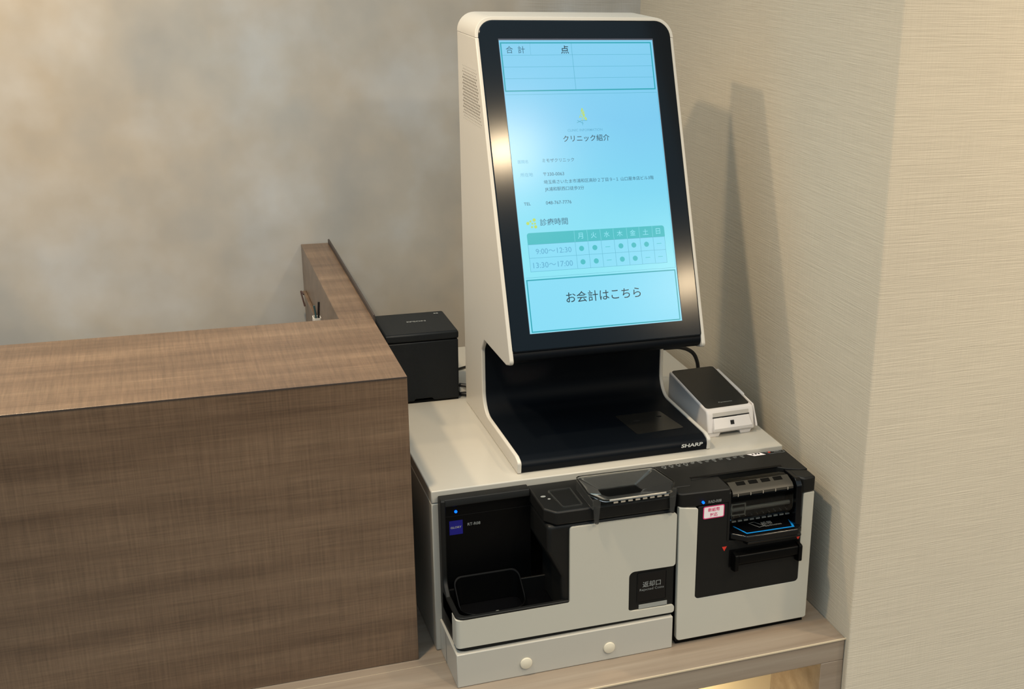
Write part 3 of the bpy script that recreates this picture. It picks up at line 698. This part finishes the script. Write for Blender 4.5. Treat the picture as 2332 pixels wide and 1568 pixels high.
# writing: every line of text is a part of its own
def word(txt, a, b, m, w=None, h=None, bold=0.0, hh=H2):
    bm = B(); text(bm, txt, sf(hh), a, -b, w=w, h=h, bold=bold); obj('screen_lettering', bm, M[m], screen, smooth=False)
word('点', 0.1395, 0.0512, 'i_dark', w=0.0128, bold=0.008)
word('クリニック紹介', 0.1597, 0.1902, 'i_dark', w=0.0758, bold=0.004)
word('お会計はこちら', 0.1606, 0.4366, 'i_dark', w=0.1231, bold=0.002)
for q in (('合', 0.0510, 0.0511, 0.0112), ('計', 0.0699, 0.0511, 0.0108), ('ミモザクリニック', 0.1100, 0.2231, 0.0513), ('〒330-0063', 0.1003, 0.2442, 0.0335),
          ('埼玉県さいたま市浦和区高砂２丁目９−１ 山口屋本店ビル3階', 0.1739, 0.2563, 0.1817), ('JR浦和駅西口徒歩3分', 0.1153, 0.2678, 0.0634),
          ('TEL', 0.0533, 0.2886, 0.0107), ('048-767-7776', 0.1035, 0.2885, 0.0411), ('診療時間', 0.0925, 0.3180, 0.0445)):
    word(q[0], q[1], q[2], 'i_mid', w=q[3], bold=0.003)
for q in (('CLINIC INFORMATION', 0.1588, 0.1774, 0.0571), ('医院名', 0.0535, 0.2236, 0.0160), ('所在地', 0.0573, 0.2439, 0.0195), ('9:00～12:30', 0.0872, 0.3625, 0.0573), ('13:30～17:00', 0.0840, 0.3836, 0.0635)):
    word(q[0], q[1], q[2], 'i_faint', w=q[3], bold=0.002)
for c_, a in zip('月火水木金土日', (0.1326, 0.1543, 0.1759, 0.1976, 0.2194, 0.2410, 0.2625)): word(c_, a, 0.3423, 'i_pale', h=0.0092, hh=H3)
bm = B()
for a in (0.1230, 0.1441, 0.1657, 0.1873, 0.2095, 0.2307, 0.2528): sline(bm, a, 0.3340, a, 0.3510, 0.0004, H2)
obj('weekday_rules', bm, M['i_pale'], screen, smooth=False)
# little tree emblem and dotted emblem
bm = B()
rr = random.Random(3)
for k in range(34):
    f_ = k / 34; wv = 0.0085 * f_ + 0.0006; disc(bm, 0.1575 + rr.uniform(-wv, wv) * 0.8, -(0.1440 + 0.0180 * f_), 0.0010, sf(H2), 8)
obj('tree_emblem', bm, M['i_yellow'], screen, smooth=False)
bm = B()
for a, b, r in ((0.0508, .3186, .0026), (0.0613, .3138, .0026), (0.0626, .3244, .0025), (0.0568, .3245, .0017), (0.0578, .3192, .0015), (0.0620, .3194, .0016), (0.0552, .3157, .0017)): disc(bm, a, -b, r, sf(H2), 12)
obj('dot_emblem', bm, M['i_yellow'], screen, smooth=False)
bm = B()
flat(bm, [(0.1465, -0.1655), (0.1545, -0.1622), (0.1640, -0.1622), (0.1640, -0.1630), (0.1548, -0.1630), (0.1468, -0.1663)], sf(H3))
flat(bm, [(0.1475, -0.1625), (0.1570, -0.1675), (0.1575, -0.1669), (0.1480, -0.1618)], sf(H3))
flat(bm, [(0.1552, -0.1640), (0.1556, -0.1700), (0.1562, -0.1700), (0.1560, -0.1640)], sf(H3))
obj('emblem_strokes', bm, M['i_line'], screen, smooth=False)
# vent slots in the left side panel
bm = B()
xs = KX - 0.00025
for r_ in range(19):
    z = PZ + 0.5845 - r_ * 0.0046
    e = min(r_, 18 - r_); sz = 0.35 + 0.65 * min(1, e / 4)
    yr = yf(z - PZ) + 0.022
    yl = 0.289
    n = int((yl - yr) / 0.0092)
    for c in range(n + 1):
        y = KY + yl - c * 0.0092 - (0.0046 if r_ % 2 else 0)
        if y < KY + yr - 0.004: continue
        flat(bm, [(y + 0.0024 * sz * math.cos(a), z + 0.0015 * sz * math.sin(a)) for a in [2 * math.pi * q / 8 for q in range(8)]], lambda u, v: (xs, u, v))
obj('vent_slots', bm, M['slot'], left_panel, smooth=False)
# base details
fb = lambda u, v: (KX + u, KY - 0.0094 - (v - 0.010) * 0.28, PZ + v)
bm = B(); text(bm, 'SHARP', lambda u, v: (KX + u, KY - 0.0102 - (v - 0.010) * 0.30, PZ + v), 0.2915, 0.0125, w=0.0375, h=0.0072, bold=0.03); obj('front_lettering', bm, M['whitetext'], body, smooth=False)
zb = PZ + 0.0240
bm = B(); prism(bm, fillet([(0.213, 0.035, .004), (0.297, 0.038, .004), (0.286, 0.122, .006), (0.205, 0.122, .006)]), 'z', zb - 0.0012, zb - 0.0002, lambda q: (KX + q[0], KY + q[1], q[2])); obj('scanner_pad', bm, mat('grey_black_pad', (0.012, 0.012, 0.011), 0.22), t)
bm = B(); disc(bm, KX + 0.276, KY + 0.098, 0.0045, lambda u, v: (u, v, zb + 0.0002), ry=0.003); obj('sensor_hole', bm, M['seam'], t, smooth=False)
bm = B(); disc(bm, KX + 0.232, KY + 0.088, 0.006, lambda u, v: (u, v, zb + 0.0002), ry=0.004); obj('sensor_window', bm, M['seam'], t, smooth=False)

# ------------------------------------------------------------------ card reader
t = thing('card_reader', (-0.1475, 0.2441, PZ), 'white wedge card reader with black glass top near the wall', 'card reader')
t.rotation_euler = (0, 0, 0.0469)
def robj(name, bm, m, bevel=0.0, parent=None, smooth=True, **k):
    bmesh.ops.recalc_face_normals(bm, faces=bm.faces[:])
    me = bpy.data.meshes.new(name); bm.to_mesh(me); bm.free(); me.materials.append(m)
    o = bpy.data.objects.new(name, me); COL.objects.link(o); o.parent = parent or t
    if bevel:
        b = o.modifiers.new('bevel', 'BEVEL'); b.width = bevel; b.segments = 3; b.limit_method = 'ANGLE'; b.angle_limit = R(38)
    if smooth:
        for p in me.polygons: p.use_smooth = True
        me.set_sharp_from_angle(angle=R(32))
    for kk, v in k.items(): o[kk] = v
    return o
RW = 0.0883
zt = lambda y: 0.0452 + (y - 0.0145) * (0.066 - 0.0452) / (0.1632 - 0.0145)
prof = fillet([(0.002, 0.006), (0.0085, 0.038), (0.0125, 0.0448, .003), (0.1632, 0.0658, .004), (0.166, 0.006)], 0, 4)
bm = B(); prism(bm, prof, 'x', 0.0, RW); robj('body', bm, M['whiter'], 0.0045)
ang = math.atan2(0.066 - 0.0452, 0.1632 - 0.0145)
def rt(h): return lambda u, v: (u, v, zt(v) + h)
bm = B(); prism(bm, fillet([(0.0032, 0.0185, .006), (RW - 0.0032, 0.0185, .006), (RW - 0.0032, 0.1615, .006), (0.0032, 0.1615, .006)]), 'z', -0.001, 0.0006, lambda q: (q[0], q[1], zt(q[1]) + q[2])); tp = robj('glass_top', bm, mat('black_reader_glass', (0.016, 0.016, 0.015), 0.2), 0.0004)
bm = B(); text(bm, 'Panasonic', rt(0.0008), 0.046, 0.0335, w=0.0255, h=0.0034, bold=0.01); robj('top_lettering', bm, M['grey'], parent=tp, smooth=False)
# front: recessed slot with ramp
def fr(u, v, d): return (u, 0.002 + (v - 0.006) * 0.0065 / 0.032 - d, v)
bm = B()
flat(bm, [(0.0105, 0.0405), (0.0775, 0.0405), (0.0775, 0.0338), (0.0105, 0.0338)], lambda u, v: fr(u, v, 0.0005))
robj('slot_recess', bm, mat('pale_grey_recess', lin(196, 190, 182), 0.5), smooth=False)
bm = B(); flat(bm, [(0.0095, 0.0340), (0.0785, 0.0340), (0.0785, 0.0322), (0.055, 0.0322), (0.052, 0.0308), (0.030, 0.0308), (0.027, 0.0322), (0.0095, 0.0322)], lambda u, v: fr(u, v, 0.0009)); robj('card_slot', bm, M['seam'], smooth=False)
bm = B(); loft(bm, [[fr(0.0110, 0.0318, 0.0002), fr(0.077, 0.0318, 0.0002), fr(0.077, 0.0318, 0.0025), fr(0.0110, 0.0318, 0.0025)], [fr(0.0085, 0.016, 0.0), fr(0.0815, 0.016, 0.0), fr(0.0815, 0.016, 0.0068), fr(0.0085, 0.016, 0.0068)], [fr(0.0085, 0.010, 0.0), fr(0.0815, 0.010, 0.0), fr(0.0815, 0.010, 0.0045), fr(0.0085, 0.010, 0.0045)]]); robj('card_ramp', bm, M['whiter'], 0.001)
bm = B(); flat(bm, [(0.0405, 0.0270), (0.0475, 0.0270), (0.0475, 0.0205), (0.0405, 0.0205)], lambda u, v: fr(u, v, 0.0025 + (0.0318 - v) * 0.0043 / 0.0158 + 0.0003)); robj('chip_mark', bm, M['seam'], smooth=False)
for x0, x1 in ((0.004, 0.024), (0.062, 0.083)):
    bm = B(); prism(bm, fillet([(x0, 0.0), (x1 - 0.003, 0.0), (x1, 0.0065), (x0 - 0.002, 0.0065)]), 'y', 0.0035, 0.020); robj('foot', bm, M['whiter'], 0.0008)
bm = B(); box(bm, 0.006, 0.082, 0.14, 0.158, 0.0, 0.0065); robj('foot', bm, M['whiter'], 0.0008)
# swipe rail on the right flank
bm = B()
prism(bm, fillet([(0.0010, 0.010), (0.0020, 0.0140), (0.0185, 0.0440, .004), (0.060, 0.0490), (0.060, 0.010)]), 'x', RW + 0.0018, RW + 0.0048)
prism(bm, fillet([(0.0570, 0.010), (0.0570, 0.0490, .003), (0.160, 0.0610, .003), (0.163, 0.052), (0.163, 0.010)]), 'x', RW + 0.0014, RW + 0.0072)
robj('swipe_rail', bm, M['whiter'], 0.0008)
bm = B(); box(bm, RW - 0.001, RW + 0.0024, 0.014, 0.158, 0.010, 0.030); robj('rail_base', bm, M['shade'])

# ------------------------------------------------------------------ receipt printer
X0, X1, Y0, Y1 = -0.6212, -0.4940, 0.5521, 0.6795
t = thing('receipt_printer', (-0.5576, 0.6158, PZ), 'black cube receipt printer between the wood counter and the kiosk', 'printer')
bm = B(); prism(bm, fillet([(X0, PZ + 0.006), (X0 + 0.012, PZ + 0.004), (X0 + 0.046, PZ + 0.004), (X0 + 0.048, PZ + 0.0075), (X1 - 0.050, PZ + 0.0075), (X1 - 0.046, PZ + 0.003), (X1 - 0.002, PZ + 0.003, .003), (X1 - 0.001, PZ + 0.1120), (X0, PZ + 0.1120)]), 'y', Y0 + 0.0006, Y1); pb = obj('body', bm, M['printer'], t, 0.002)
bm = B(); box(bm, X0 + 0.001, X1 - 0.003, Y0 + 0.003, Y1 - 0.001, PZ, PZ + 0.004); obj('foot', bm, M['deep'], t)
bm = B(); box(bm, X0, X1, Y0, Y1, PZ + 0.1130, PZ + 0.1272); lid = obj('lid', bm, M['printer'], t, 0.003, seg=2)
bm = B(); box(bm, X0 + 0.003, X1 - 0.003, Y0 + 0.004, Y1 - 0.003, PZ + 0.1272, PZ + 0.1276); obj('lid_plate', bm, M['printer'], lid)
bm = B(); text(bm, 'EPSON', fz(PZ + 0.1279), -0.5535, 0.6240, w=0.0335, h=0.0066, bold=0.03); obj('lid_lettering', bm, M['dimtext'], lid, smooth=False)
bm = B(); rect(bm, -0.514, 0.6615, -0.5105, 0.6665, fz(PZ + 0.1279)); rect(bm, -0.5095, 0.6615, -0.5060, 0.6665, fz(PZ + 0.1279)); obj('lid_mark', bm, M['dimtext'], lid, smooth=False)

# ------------------------------------------------------------------ cables
bm = B(); tube(bm, [(-0.172, 0.47, 0.3655), (-0.150, 0.455, 0.3640), (-0.118, 0.450, 0.3640), (-0.094, 0.450, 0.3530), (-0.083, 0.450, 0.3340), (-0.080, 0.450, 0.3100), (-0.080, 0.452, 0.2880), (-0.077, 0.462, 0.2765), (-0.070, 0.480, 0.2752)], 0.0036)
tag(obj('power_cable', bm, M['cable']), 'black cable arching from the kiosk down behind the card reader', 'cable')
t = thing('printer_cable', (-0.480, 0.575, PZ), 'black cable with white clip between the black printer and the kiosk', 'cable')
bm = B(); tube(bm, [(-0.4925, 0.566, PZ + 0.022), (-0.480, 0.560, PZ + 0.021), (-0.468, 0.556, PZ + 0.019)], 0.0035); obj('cord', bm, M['cable'], t)
bm = B(); tube(bm, [(-0.4925, 0.570, PZ + 0.0042), (-0.480, 0.562, PZ + 0.0042), (-0.466, 0.556, PZ + 0.0042)], 0.0040); obj('cord', bm, M['cable'], t)
bm = B(); tube(bm, [(-0.47, 0.70, PZ + 0.003), (-0.44, 0.715, PZ + 0.003), (-0.40, 0.74, PZ + 0.003)], 0.0022); obj('cord', bm, M['cable'], t)
bm = B(); box(bm, -0.4925, -0.476, 0.563, 0.569, PZ + 0.0085, PZ + 0.0185); obj('clip', bm, M['white'], t, 0.0008, label='white clip')
